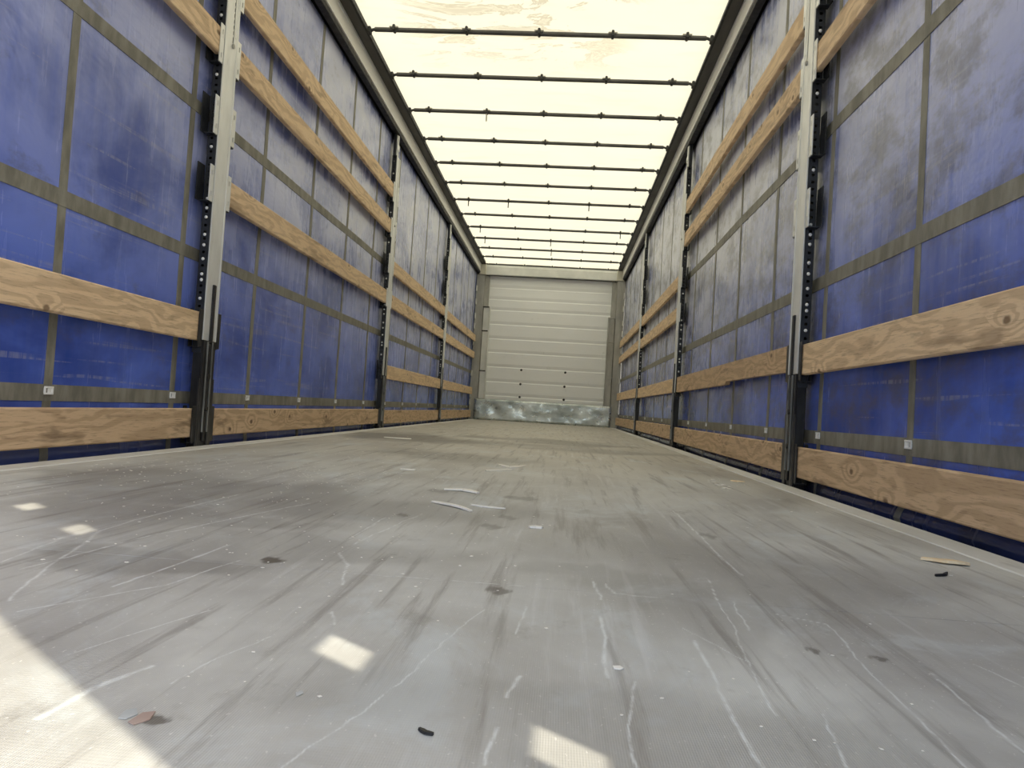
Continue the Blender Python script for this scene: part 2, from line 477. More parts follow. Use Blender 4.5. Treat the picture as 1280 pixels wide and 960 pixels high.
def copy_tree(o, parent=None):
    c = o.copy()
    COL.objects.link(c)
    if parent is not None:
        c.parent = parent
    for ch in list(o.children):
        copy_tree(ch, c)
    return c


Y0, Y1 = -0.47, 12.80          # doors end, bulkhead
POSTS = (3.08, 6.25, 9.33)

# ------------------------------------------------------------------ setting: ground, floor, edges
def vnoise(x, y, seed):
    """smooth value noise on numpy arrays, -1..1"""
    def h(i, j):
        q = np.sin(i * 127.1 + j * 311.7 + seed * 74.7) * 43758.5453
        return (q - np.floor(q)) * 2 - 1
    i, j = np.floor(x), np.floor(y)
    u, v = x - i, y - j
    u, v = u * u * (3 - 2 * u), v * v * (3 - 2 * v)
    return (h(i, j) * (1 - u) + h(i + 1, j) * u) * (1 - v) + (h(i, j + 1) * (1 - u) + h(i + 1, j + 1) * u) * v


def floor_panel(y0, y1, parent):
    """one plywood panel: top sheet gridded finely enough to carry its scuffs, plus rim"""
    if y1 < 1.1:
        ys = [y0, y0 + 0.4]
        while ys[-1] < y1 - 0.003:
            ys.append(ys[-1] + max(0.0011, ys[-1] ** 2 / 230) if ys[-1] > 0.44 else min(0.4401, ys[-1] + 0.1))
        xs = np.concatenate([[-1.149, -1.0, -0.8], np.arange(-0.62, 0.95, 0.0015), [1.0, 1.149]])
    elif y1 < 2.6:
        ys = [y0]
        while ys[-1] < y1 - 0.01:
            ys.append(ys[-1] + ys[-1] ** 2 / 200)
        xs = np.arange(-1.149, 1.1491, 2.298 / 760)
    else:
        ys = list(np.linspace(y0, y1, 36)[:-1])
        xs = np.linspace(-1.149, 1.149, 90)
    ys = np.array([y for y in ys if y < y1 - 0.0004] + [y1])
    X, Y = np.meshgrid(xs, ys)
    nx, ny = len(xs), len(ys)
    x, y = X.ravel(), Y.ravel()
    wx = x + 0.004 * vnoise(x * 12, y * 12, 1) + 0.0015 * vnoise(x * 60, y * 60, 2)
    wy = y + 0.004 * vnoise(x * 12, y * 12, 3) + 0.0015 * vnoise(x * 60, y * 60, 4)
    sc = np.zeros(len(x))
    for pts, w in SCR:
        for a, b in zip(pts[:-1], pts[1:]):
            ba = np.array(b) - np.array(a)
            px, py = wx - a[0], wy - a[1]
            h = np.clip((px * ba[0] + py * ba[1]) / (ba @ ba), 0, 1)
            d = np.hypot(px - h * ba[0], py - h * ba[1]) / (0.7 * w * (1 + 0.3 * vnoise(x * 40, y * 40, 9)))
            sc = np.maximum(sc, np.clip((1.3 - d) / 0.9, 0, 1))
    st = np.zeros(len(x))
    for (sx, sy_, rx, ry, q) in SPOT:
        dx, dy = (x - sx) / rx, (y - sy_) / ry
        d = np.hypot(dx + 0.5 * vnoise(dx * 1.3 + sx, dy * 1.3, 5) + 0.25 * vnoise(dx * 4, dy * 3, 6), dy + 0.45 * vnoise(dx * 1.5, dy * 1.5 + sy_, 7) + 0.2 * vnoise(dx * 5, dy * 4, 8))
        t = np.clip((1.15 - d) / 0.7, 0, 1)
        st = np.maximum(st, q * t * t * (3 - 2 * t))
    co = np.stack([x, y, np.zeros(len(x))], 1)
    i, j = np.meshgrid(np.arange(nx - 1), np.arange(ny - 1))
    a = (j * nx + i).ravel()
    quads = np.stack([a, a + 1, a + nx + 1, a + nx], 1)
    rim = [(xs[0], y0), (xs[-1], y0), (xs[-1], y1), (xs[0], y1)]
    n0 = len(co)
    corner = [0, nx - 1, nx * ny - 1, nx * (ny - 1)]
    co = np.concatenate([co, [(px, py, -0.022) for px, py in rim]])
    extra = [(n0 + k, n0 + (k + 1) % 4, corner[(k + 1) % 4], corner[k]) for k in range(4)] + [(n0 + 3, n0 + 2, n0 + 1, n0)]
    quads = np.concatenate([quads, np.array(extra)]).astype(np.int32)
    me = bpy.data.meshes.new('floor_panel')
    me.vertices.add(len(co))
    me.vertices.foreach_set('co', co.astype(np.float32).ravel())
    me.loops.add(len(quads) * 4)
    me.loops.foreach_set('vertex_index', quads.ravel())
    me.polygons.add(len(quads))
    me.polygons.foreach_set('loop_start', np.arange(0, len(quads) * 4, 4, dtype=np.int32))
    me.update(calc_edges=True)
    for nm, arr in (('scuff', sc), ('stain', st)):
        at = me.attributes.new(nm, 'FLOAT', 'POINT')
        at.data.foreach_set('value', np.concatenate([arr, np.zeros(4)]).astype(np.float32))
    me.materials.append(M['floor'])
    o = bpy.data.objects.new('floor_panel', me)
    COL.objects.link(o)
    o.parent = parent
    return o


g = part('ground', MB().box(-25, 25, -25, 38, -1.35, -1.25), M['asphalt'])
tag(g, kind='structure')

fl = part('floor', MB().box(-1.20, 1.20, Y0, 12.95, -0.12, -0.022), M['chassis'])
tag(fl, kind='structure')
seams = [Y0] + [1.033 + 1.5 * i for i in range(8)] + [12.93]
for a, b in zip(seams[:-1], seams[1:]):
    floor_panel(a + (0.0008 if abs(a - 1.033) < 0.01 else 0.0001), b - (0.0008 if abs(b - 1.033) < 0.01 else 0.0001), fl)

for i, s in ((3, -1), (4, 1)):
    e = part('trim_%d' % i, MB().box(s * 1.150, s * 1.236, Y0, 12.93, -0.10, 0.002, 0.004), M['floor_edge'])
    tag(e, kind='structure')
    part('side_frame', MB().prism_y([(s * 1.21, -0.10), (s * 1.2355, -0.10), (s * 1.2355, -0.14), (s * 1.36, -0.14), (s * 1.36, -0.34), (s * 1.21, -0.34)], Y0, 12.93), M['chassis'], e)

# roof canopy, slightly slack between the bows
HOOP = [4.800 + 0.667 * i for i in range(-8, 13)]
mb = MB()
NX, NY = 24, 210
for j in range(NY + 1):
    y = Y0 + (12.93 - Y0) * j / NY
    ph = (y - HOOP[0]) / 0.667
    for i in range(NX + 1):
        x = -1.2 + 2.4 * i / NX
        slack = 0.010 * (math.sin(math.pi * ph) ** 2) * (1 + 0.5 * noise.noise((x * 2, y * 0.9, 4)))
        mb.v.append((x, y, 2.772 + slack + 0.004 * noise.noise((x * 3, y * 3, 0))))
for j in range(NY):
    for i in range(NX):
        a = j * (NX + 1) + i
        mb.f.append((a, a + 1, a + NX + 2, a + NX + 1))
        mb.smooth.append(True)
tag(part('ceiling', mb, M['canopy']), kind='structure')

# roof rails
for i, s in ((1, -1), (2, 1)):
    t = thing('trim_%d' % i, (s * 1.26, Y0, 2.6), kind='structure')
    part('rail_face', MB().prism_y([(s * 1.235, 2.592), (s * 1.231, 2.594), (s * 1.231, 2.602), (s * 1.2345, 2.605), (s * 1.2345, 2.695),
                                    (s * 1.231, 2.698), (s * 1.231, 2.722), (s * 1.285, 2.722), (s * 1.285, 2.592)], Y0, 12.72), M['rail'], t)
    part('track_flange', MB().box(s * 1.165, s * 1.285, Y0, 12.72, 2.7225, 2.732).box(s * 1.235, s * 1.285, Y0, 12.72, 2.732, 2.80), M['rail_dark'], t)
    part('track_lip', MB().prism_y([(s * 1.148, 2.718), (s * 1.164, 2.718), (s * 1.164, 2.768), (s * 1.158, 2.768), (s * 1.158, 2.728), (s * 1.148, 2.728)], Y0, 12.72), M['black'], t)
    part('curtain_track', MB().box(s * 1.240, s * 1.286, Y0, 12.72, 2.556, 2.5915, 0.003), M['black'], t)
    part('outer_cover', MB().box(s * 1.322, s * 1.34, Y0, 12.93, 2.48, 2.80).box(s * 1.2, s * 1.34, Y0, 12.93, 2.80, 2.81), M['rail_dark'], t)

# rear frame: corner posts, header (outside the picture; the right post's hinge gaps let the sun spots in)
rear = thing('trim_5', (0, Y0, 0), kind='structure')
part('rear_header', MB().box(-1.30, 1.30, Y0, Y0 + 0.12, 2.60, 2.78, 0.004), M['galv_old'], rear)
tE = math.tan(SUN_EL)
for s in (-1, 1):
    m = MB()
    m.box(s * 1.239, s * 1.246, Y0, -0.222, -0.30, 2.60)          # sheet-steel door post
    zc = [-0.30]
    for d in (1.18, 1.46, 2.22, 2.50):                              # slots at the hinges
        h = d * tE
        m.box(s * 1.239, s * 1.246, -0.222, -0.165, zc[-1], h - 0.035)
        zc.append(h + 0.035)
    m.box(s * 1.239, s * 1.246, -0.222, -0.165, zc[-1], 2.60)
    m.box(s * 1.239, s * 1.246, -0.165, -0.05, -0.30, 2.60)
    m.box(s * 1.246, s * 1.345, -0.07, -0.05, -0.30, 2.60)
    part('rear_post', m, M['galv_old'], rear)


# ------------------------------------------------------------------ side curtains
def cx(s, y, z):
    """inner surface of the curtain on side s"""
    d = 1.302
    d += 0.004 + 0.006 * noise.noise((y * 0.8, z * 1.1, 5 * s)) + 0.004 * noise.noise((y * 2.3, z * 0.8, 11 * s))
    if z < 0.16:      # slack hem that bellies inwards over the side frame
        t = (0.16 - z) / 0.36
        amp = 0.034 if s > 0 else 0.010
        free = 1.0
        for yp in POSTS:
            free *= 1 - math.exp(-((y - yp) / 0.22) ** 4)
        d -= free * amp * math.sin(math.pi * min(1, max(0, (t - 0.28) / 0.5))) * (0.8 + 0.5 * noise.noise((y * 0.6, 2, 7 * s)))
        d += free * 0.014 * max(0, math.sin(math.pi * min(1, max(0, (t - 0.46) / 0.14)))) * (1 if s > 0 else 0.5)
    return s * d


ZS = [-0.20 + 0.02 * i for i in range(19)] + [0.20 + 0.08 * i for i in range(1, 30)] + [2.56]
YS = [-0.05 + 0.08 * i for i in range(162)]
YS = [y for y in YS if y < 12.80] + [12.84]
BAND_Y = [2.19 + 0.7335 * k for k in range(-3, 15)]
BAND_Z = [0.205, 0.82, 1.435]


def patch(s, ys, zs, lift, thick):
    """strip lying on the curtain with a raised edge"""
    m = MB()
    ny, nz = len(ys), len(zs)
    for y in ys:
        for z in zs:
            m.v.append((cx(s, y, z) - s * lift, y, z))
    for a in range(ny - 1):
        for b in range(nz - 1):
            m.f.append((a * nz + b, a * nz + b + 1, (a + 1) * nz + b + 1, (a + 1) * nz + b))
            m.smooth.append(False)
    # outer rim down to the cloth
    loop = [a * nz for a in range(ny)] + [(ny - 1) * nz + b for b in range(1, nz)] + [a * nz + nz - 1 for a in range(ny - 2, -1, -1)] + [b for b in range(nz - 2, 0, -1)]
    base = len(m.v)
    for i in loop:
        p = m.v[i]
        m.v.append((p[0] + s * thick, p[1], p[2]))
    n = len(loop)
    for i in range(n):
        m.f.append((loop[i], loop[(i + 1) % n], base + (i + 1) % n, base + i))
        m.smooth.append(False)
    return m


for s, side in ((-1, 'left'), (1, 'right')):
    m = MB()
    nz, nyc = len(ZS), len(YS)
    for off in (0.0, 0.004):
        for y in YS:
            for z in ZS:
                m.v.append((cx(s, y, z) + s * off, y, z))
    B2 = nyc * nz
    for a in range(nyc - 1):
        for b in range(nz - 1):
            q = (a * nz + b, a * nz + b + 1, (a + 1) * nz + b + 1, (a + 1) * nz + b)
            m.f += [q, tuple(B2 + i for i in reversed(q))]
            m.smooth += [True, True]
    for a in range(nyc - 1):
        for e in (0, nz - 1):
            m.f.append((a * nz + e, (a + 1) * nz + e, B2 + (a + 1) * nz + e, B2 + a * nz + e))
            m.smooth.append(False)
    for b in range(nz - 1):
        for e in (0, nyc - 1):
            m.f.append((e * nz + b, e * nz + b + 1, B2 + e * nz + b + 1, B2 + e * nz + b))
            m.smooth.append(False)
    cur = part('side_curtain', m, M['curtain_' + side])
    tag(cur, ('blue side curtain with grey straps along the left side, deeper blue lower part' if s < 0 else
                    'dustier, hazier blue side curtain with grey straps along the right side, hem bulging inwards'), 'curtain')
    for z in BAND_Z:
        part('horizontal_strap', patch(s, YS[::1], [z - 0.026, z, z + 0.026], 0.0028, 0.003), M['strap'], cur)
    segs = [(-0.02, BAND_Z[0] - 0.026), (BAND_Z[0] + 0.026, BAND_Z[1] - 0.026), (BAND_Z[1] + 0.026, BAND_Z[2] - 0.026), (BAND_Z[2] + 0.026, 2.55)]
    buckle = None
    for yb in BAND_Y:
        m = MB()
        for z0, z1 in segs:
            zs = [z0] + [z for z in ZS if z0 + 0.005 < z < z1 - 0.005] + [z1]
            q = patch(s, [yb - 0.019, yb, yb + 0.019], zs, 0.0018, 0.002)
            m.add(q.v, q.f)
        part('vertical_strap', m, M['strap'], cur)
        x = cx(s, yb, 0.212) - s * 0.0032
        zb = 0.212
        if buckle is None:
            m = MB()
            m.box(x, x - s * 0.005, yb - 0.020, yb + 0.020, zb + 0.007, zb + 0.013, 0.001)
            m.box(x, x - s * 0.005, yb - 0.020, yb + 0.020, zb - 0.013, zb - 0.007, 0.001)
            for yy in (-0.017, 0.0, 0.017):
                m.box(x, x - s * 0.004, yb + yy - 0.003, yb + yy + 0.003, zb - 0.008, zb + 0.008)
            m.box(x, x - s * 0.002, yb - 0.003, yb + 0.018, zb - 0.009, zb + 0.009)
            buckle = part('buckle', m, M['rivet'], cur, (x, yb, zb))
        else:
            inst(buckle, 'buckle', cur, (x, yb, zb))


# ------------------------------------------------------------------ posts
LEVELS = [0.10, 0.51, 1.13, 1.43, 1.74, 2.05]


def make_post(s, yc, toothed):
    X = lambda u: s * (1.240 + u)
    root = thing('sliding_post', (s * 1.24, yc, 0))

    def bx(m, u0, u1, v0, v1, z0, z1, c=0.0):
        return m.box(X(u0), X(u1), yc + v0, yc + v1, z0, z1, c)
    ztop, zs = 2.36, 1.775
    # pressed galvanized face with rolled lips; slot in its upper half
    m = MB()
    bx(m, 0.0, 0.004, -0.058, 0.058, 0.455, zs)
    bx(m, 0.0, 0.004, -0.058, 0.010, zs, ztop)
    bx(m, 0.0, 0.004, 0.022, 0.058, zs, ztop)
    bx(m, -0.003, 0.006, -0.060, -0.050, 0.455, ztop, 0.0015)
    bx(m, -0.003, 0.006, 0.050, 0.060, 0.455, ztop, 0.0015)
    bx(m, -0.002, 0.004, 0.036, 0.042, zs + 0.03, ztop, 0.001)
    part('channel_face', m, M['galv'], root)
    m = MB()
    bx(m, 0.012, 0.016, -0.056, 0.056, 0.46, ztop)
    part('slot_backing', m, M['dark'], root)
    if toothed:
        m = MB()
        z = zs + 0.03
        while z < ztop - 0.02:
            bx(m, 0.001, 0.012, 0.009, 0.0175, z, z + 0.009)
            z += 0.026
        tag(part('slot_teeth', m, M['galv'], root), kind='stuff')
    else:
        m = MB()
        bx(m, 0.003, 0.010, 0.014, 0.018, zs + 0.04, ztop)
        part('slot_rod', m, M['dark'], root)
    m = MB()
    c0 = (X(0.0), yc + 0.016, zs - 0.012)
    m.tube([(X(0.003), c0[1], c0[2]), (X(-0.006), c0[1], c0[2])], 0.010, 12)
    part('slot_bolt', m, M['galv_old'], root)
    # perforated dark side rails: real ladder of holes
    for v0, v1 in ((-0.0645, -0.0605), (0.0605, 0.0645)):
        m = MB()
        bx(m, 0.002, 0.016, v0, v1, 0.40, ztop)
        bx(m, 0.028, 0.040, v0, v1, 0.40, ztop)
        z = 0.40
        while z < ztop - 0.02:
            bx(m, 0.016, 0.028, v0, v1, z, z + 0.018)
            z += 0.029
        part('perforated_rail', m, M['dark'], root)
    m = MB()
    bx(m, 0.036, 0.040, -0.0605, 0.0605, 0.40, ztop)
    part('back_plate', m, M['dark'], root)
    # rivets on the side that faces the doors
    r0 = None
    vface = -s * 0.0645 if False else -0.0645
    for sgn in (-1, 1):
        r0 = None
        for zr in (0.63, 0.71, 0.735, 0.80, 0.86, 0.905, 0.98, 1.02, 1.06, 1.285, 1.60, 1.86, 2.2):
            p = (X(0.022), yc + sgn * 0.0645, zr)
            if r0 is None:
                q = MB()
                q.tube([p, (p[0], p[1] + sgn * 0.002, p[2]), (p[0], p[1] + sgn * 0.004, p[2])], [0.0072, 0.0068, 0.003], 8)
                r0 = part('rivet', q, M['rivet'], root, p)
            else:
                inst(r0, 'rivet', root, p)
    # lifting lever and lower gear
    m = MB()
    bx(m, -0.008, 0.004, -0.004, 0.020, 0.45, 0.70, 0.003)
    part('lever', m, M['black_worn'], root)
    m = MB()
    bx(m, 0.002, 0.040, -0.056, 0.056, -0.125, 0.455, 0.003)
    bx(m, -0.004, 0.002, -0.056, -0.030, -0.125, 0.455, 0.002)
    bx(m, -0.004, 0.002, 0.030, 0.056, -0.125, 0.455, 0.002)
    bx(m, -0.007, 0.002, -0.008, 0.012, 0.02, 0.44, 0.003)
    part('lower_gear', m, M['black_worn'], root)
    m = MB()
    bx(m, -0.009, -0.003, -0.022, -0.017, 0.06, 0.45)
    bx(m, -0.009, -0.003, 0.021, 0.026, 0.06, 0.45)
    part('guide_bar', m, M['edge_worn'], root)
    m = MB()
    m.tube([(X(-0.006), yc + 0.002, 0.16), (X(-0.012), yc + 0.002, 0.16)], 0.011, 12)
    gb = part('gear_bolt', m, M['black_worn'], root, (X(-0.006), yc + 0.002, 0.16))
    inst(gb, 'gear_bolt', root, (X(-0.006), yc + 0.002, 0.30))
    m = MB()
    bx(m, -0.003, 0.003, -0.068, -0.055, -0.10, 0.29, 0.002)
    bx(m, -0.003, 0.003, 0.055, 0.068, -0.10, 0.29, 0.002)
    part('gear_cheek', m, M['black_worn'], root)
    # board pockets
    for sg in (-1, 1):
        for lv in LEVELS:
            low = lv < 0.6
            m = MB()
            a, b = sorted((sg * 0.065, sg * 0.097))
            z0, z1 = lv - 0.084, lv + 0.072
            if lv > 1.4:
                z0 -= 0.010 if lv < 2 else 0.014
            if low:
                bx(m, 0.0, 0.004, a, b, z0, z1, 0.001)
            else:      # flange with two slots
                c, d = sorted((sg * 0.065, sg * 0.076))
                e, f = sorted((sg * 0.084, sg * 0.097))
                bx(m, 0.0, 0.004, c, d, z0, z1)
                bx(m, 0.0, 0.004, e, f, z0, z1)
                c, d = sorted((sg * 0.076, sg * 0.084))
                for q0, q1 in ((z0, z0 + 0.022), (z0 + 0.044, z1 - 0.044), (z1 - 0.022, z1)):
                    bx(m, 0.0, 0.004, c, d, q0, q1)
            fo = part('pocket_flange', m, M['black_worn'] if low else M['galv'], root)
            m = MB()
            a, b = sorted((sg * 0.065, sg * (0.092 if low else 0.125)))
            bx(m, 0.042, 0.046, a, b, z0 - 0.004, z1)
            bx(m, 0.004, 0.046, *sorted((sg * 0.065, sg * (0.088 if low else 0.100))), z0 - 0.004, z0)
            part('pocket_back', m, M['dark'], fo)
    # hanger at the top
    m = MB()
    bx(m, 0.006, 0.016, -0.045, -0.030, ztop, 2.545, 0.002)
    bx(m, 0.006, 0.016, -0.005, 0.010, ztop, 2.555, 0.002)
    bx(m, 0.004, 0.012, -0.050, 0.030, 2.42, 2.47, 0.002)
    part('hanger', m, M['galv'], root)
    m = MB()
    bx(m, 0.016, 0.040, -0.055, 0.050, ztop, 2.556, 0.002)
    part('hanger_back', m, M['dark'], root)
    return root


ORD = ['nearest', 'middle', 'farthest']
for s, side in ((-1, 'left'), (1, 'right')):
    proto = make_post(s, POSTS[0], s < 0)
    for i, yp in enumerate(POSTS):
        o = proto if i == 0 else copy_tree(proto)
        o.location = (s * 1.24, yp, 0)
        desc = {
            (-1, 0): 'nearest post on the left side, galvanized with a toothed slot and black lower gear',
            (-1, 1): 'second galvanized sliding post on the left side, between second and third curtain bays',
            (-1, 2): 'third and farthest galvanized sliding post on the left side, nearest the white end wall',
            (1, 0): 'nearest post on the right side, galvanized with a plain slot and black lower gear',
            (1, 1): 'second galvanized sliding post on the right side, past the chipped board',
            (1, 2): 'third and farthest galvanized sliding post on the right side, nearest the white end wall'}[(s, i)]
        tag(o, desc, 'post', 'sliding posts along both sides')

# ------------------------------------------------------------------ slot boards
BAYS = [(Y0 + 0.38, POSTS[0] - 0.072), (POSTS[0] + 0.072, POSTS[1] - 0.072), (POSTS[1] + 0.072, POSTS[2] - 0.072), (POSTS[2] + 0.072, 12.655)]
BOARDS = {
    (-1, 0): [0.10, 0.51, 1.74], (-1, 1): [0.10, 1.13, 1.74, 2.05], (-1, 2): [0.092, 0.49, 1.12, 1.42], (-1, 3): [0.095, 0.49, 1.11, 1.405],
    (1, 0): [0.10, 0.51, 1.74], (1, 1): [0.105, 0.52, 1.735, 2.015], (1, 2): [0.115, 0.52, 1.14, 1.42], (1, 3): [0.115, 0.53, 1.16, 1.43]}
TOL = {
    (-1, 0): ['swirly-grained plank lowest in the nearest left bay, just above the floor', 'thick plank with a single knot, second up in the nearest left bay',
              'topmost plank in the nearest left bay, dark patch at its far end'],
    (-1, 1): ['stained plank lowest in the second left bay, dark blotches beside the nearest post', 'plank third from the top in the second left bay, alone below the upper pair',
              'second plank from the top in the second left bay', 'highest plank in the second left bay, ending high on the second post'],
    (-1, 2): ['lowest plank in the third left bay, resting just above the floor', 'second plank up in the third left bay', 'third plank up in the third left bay', 'highest plank in the third left bay'],
    (-1, 3): ['lowest plank in the far left bay beside the end wall', 'second plank up in the far left bay beside the end wall',
              'third plank up in the far left bay beside the end wall', 'highest plank in the far left bay beside the end wall'],
    (1, 0): ['thick plank lowest in the nearest right bay, above the bulging curtain hem', 'pale plank with round knots, second up in the nearest right bay', 'topmost plank in the nearest right bay at the upper edge'],
    (1, 1): ['lowest plank in the second right bay, damp stain along its lower edge', 'plank with a chipped lower edge and dark stains in the second right bay',
             'second plank from the top in the second right bay', 'highest plank in the second right bay'],
    (1, 2): ['lowest plank in the third right bay, resting just above the floor', 'second plank up in the third right bay', 'third plank up in the third right bay', 'highest plank in the third right bay'],
    (1, 3): ['lowest plank in the far right bay beside the end wall', 'second plank up in the far right bay beside the end wall',
             'third plank up in the far right bay beside the end wall', 'highest plank in the far right bay beside the end wall'],
}
for (s, b), lv in BOARDS.items():
    y0, y1 = BAYS[b]
    for i, z in enumerate(lv):
        h = 0.058 + (0.003 if z < 1 else 0)
        m = MB()
        xi, xo = s * 1.2465, s * 1.2735
        if (s, b, i) == (1, 1, 1):      # a long sliver has split off its lower edge towards the doors
            zb, zt = z - h, z + h
            yc = 4.35
            pts = [(y0, zb + 0.012), (yc - 0.35, zb + 0.016), (yc - 0.01, zb + 0.017), (yc + 0.01, zb - 0.002), (y1, zb - 0.002), (y1, zt), (y0, zt)]
            m.prism_x(pts, xi, xo)
        else:
            m.box(xi, xo, y0, y1, z - h, z + h, 0.0045)
        o = part('slot_board', m, M['wood_grey'] if (i == 0 or (s, b, i) == (1, 1, 1)) else M['wood'], None, (s * 1.26, y0, z - h))
        tag(o, TOL[(s, b)][i], 'plank', 'wooden slot boards between the posts')

# ------------------------------------------------------------------ roof bows
WORDS = ['first', 'second', 'third', 'fourth', 'fifth', 'sixth', 'seventh', 'eighth', 'ninth', 'tenth', 'eleventh', 'twelfth', 'thirteenth']
CLIPX = (-0.97, -0.478, 0.008, 0.494, 0.982)
HANG = {6: (0, 1, 3), 8: (0, 4), 9: (0, 2), 10: (2,), 2: (1,), 12: (4,)}


def make_bow():
    y, z = 0.0, 2.742
    root = thing('roof_bow', (0, 0, 2.742))
    tube = MB().tube([(-1.105, y, z), (-0.6, y, z), (0, y, z), (0.6, y, z), (1.105, y, z)], 0.0155, 12)
    part('tube', tube, M['bow'], root)
    for s in (-1, 1):
        part('bow_end', MB().tube([(s * 1.100, y, z), (s * 1.118, y, z - 0.002), (s * 1.132, y, z - 0.010), (s * 1.146, y, z - 0.013)], [0.011, 0.010, 0.010, 0.011], 8), M['rail_dark'], root)
        part('carriage', MB().box(s * 1.130, s * 1.150, y - 0.026, y + 0.026, z - 0.030, z + 0.012, 0.004), M['clip'], root)
    return root


proto = make_bow()
clip0 = tab0 = strap0 = None
for i in range(13):
    y = HOOP[8 + i]
    if i == 0:
        o = proto
    else:
        o = proto.copy()
        COL.objects.link(o)
        for ch in list(proto.children):
            if ch.name.split('.')[0] in ('tube', 'bow_end', 'carriage'):
                c = ch.copy()
                COL.objects.link(c)
                c.parent = o
    o.location = (0, y, 2.742)
    tail = {2: ', a white scrap hanging from its second clip', 6: ', three clip tabs dangling', 12: ', just in front of the end wall'}.get(i, '')
    tag(o, 'grey tubular roof bow, %s from the doors%s' % (WORDS[i], tail), 'roof bow', 'roof bows under the canopy')
    for j, x in enumerate(CLIPX):
        xx = x * (1 + 0.004 * math.sin(7 * i + 3 * j))
        if clip0 is None:
            clip = clip0 = part('clip', MB().box(xx - 0.009, xx + 0.009, y - 0.040, y + 0.018, 2.742 - 0.018, 2.742 + 0.022, 0.004), M['clip'], o, (xx, y, 2.742))
            tab = tab0 = part('clip_tab', MB().box(xx - 0.030, xx + 0.030, y - 0.034, y - 0.013, 2.742 + 0.004, 2.742 + 0.011, 0.0012), M['tab'], clip, (xx, y, 2.742))
        else:
            clip = inst(clip0, 'clip', o, (xx, y, 2.742))
            tab = inst(tab0, 'clip_tab', clip, (xx, y, 2.742))
        if j in HANG.get(i, ()):
            m = MB()
            m.box(xx - 0.006, xx + 0.006, y - 0.022, y - 0.018, 2.742 - 0.085, 2.742 - 0.008, 0.001)
            part('hanging_strip', m, M['tab'] if i == 2 else M['clip'], clip, (xx, y, 2.742))

# ------------------------------------------------------------------ front end wall
wall = part('wall_front', MB().box(-1.345, 1.345, 12.86, 12.93, -0.30, 2.80), M['galv_old'])
tag(wall, kind='structure')
pz = [0.33, 0.437, 0.682, 0.943, 1.196, 1.437, 1.690, 1.94, 2.13, 2.335, 2.56]
for a, b in zip(pz[:-1], pz[1:]):
    part('wall_panel', MB().prism_x([(12.810, a), (12.80, a + 0.05), (12.80, b - 0.018), (12.810, b), (12.86, b), (12.86, a)], -1.10, 1.10), M['panel'], wall)
b0 = None
for zb in (0.907, 0.659, 0.433):
    for xb in (-0.425, 0.345):
        p = (xb, 12.80, zb)
        if b0 is None:
            b0 = part('panel_bolt', MB().tube([p, (xb, 12.793, zb), (xb, 12.787, zb)], [0.021, 0.020, 0.012], 10), M['black_worn'], wall, p)
        else:
            inst(b0, 'panel_bolt', wall, p)
# kick plate, dented: gridded sheet
m = MB()
nx, nzk = 60, 10
for i in range(nx + 1):
    for j in range(nzk + 1):
        x = -1.205 + 2.37 * i / nx
        z = 0.001 + 0.362 * j / nzk
        edge = min(1, j / 2, (nzk - j) / 2, i / 2, (nx - i) / 2)
        d = 0.020 * noise.noise((x * 4, z * 6, 3)) + 0.012 * noise.noise((x * 9, z * 12, 8))
        m.v.append((x, 12.672 + 0.004 + d * 0.5 * edge, z))
for i in range(nx):
    for j in range(nzk):
        a = i * (nzk + 1) + j
        m.f.append((a, a + nzk + 1, a + nzk + 2, a + 1))
        m.smooth.append(True)
kp = part('kick_plate', m, M['galv_plate'], wall)
so = kp.modifiers.new('thickness', 'SOLIDIFY')
so.thickness = 0.004
m = MB().box(-1.20, 1.16, 12.70, 12.80, 0.002, 0.345)
part('kick_plate_backing', m, M['galv_old'], wall)
for s in (-1, 1):
    part('corner_post', MB().prism_x([(12.69, -0.10), (12.69, 2.53), (12.86, 2.53), (12.86, -0.10)], s * 1.155, s * 1.291)
         .box(s * 1.07, s * 1.155, 12.75, 12.86, 0.0, 2.53, 0.004), M['galv_old'], wall)
    tr = part('corner_trim', MB().box(s * 1.045, s * 1.145, 12.715, 12.75, 0.365, 1.98 if s < 0 else 1.90, 0.004)
              .box(s * 1.030, s * 1.050, 12.70, 12.78, 0.365, 1.98 if s < 0 else 1.90, 0.003), M['beam'] if s < 0 else M['galv_old'], wall)
    for z in (1.97 if s < 0 else 1.89, 1.55 if s < 0 else 1.47, 0.85):
        part('trim_clip', MB().box(s * 1.045, s * 1.175, 12.70, 12.716, z - 0.010, z + 0.010, 0.002), M['black_worn'] if s < 0 else M['galv_old'], tr)
    h0 = None
    for z in (0.30, 0.42, 0.80, 1.33, 1.62, 1.80, 2.05, 2.28):
        p = (s * 1.272, 12.66, z)
        if h0 is None:
            h0 = part('post_hinge', MB().box(s * 1.268, s * 1.2915, 12.63, 12.689, z - 0.05, z + 0.05, 0.004), M['hinge'], wall, p)
        else:
            inst(h0, 'post_hinge', wall, p)
    part('corner_casting', MB().box(s * 1.135, s * 1.262, 12.675, 12.86, 2.535, 2.715, 0.006), M['cream'], wall)
part('top_beam', MB().prism_x([(12.70, 2.545), (12.70, 2.68), (12.715, 2.69), (12.715, 2.715), (12.86, 2.715), (12.86, 2.53), (12.715, 2.53)], -1.135, 1.135), M['beam'], wall)
part('top_seal', MB().box(-1.15, 1.15, 12.716, 12.86, 2.716, 2.732, 0.002).box(-1.13, 1.13, 12.705, 12.74, 2.522, 2.531), M['black'], wall)


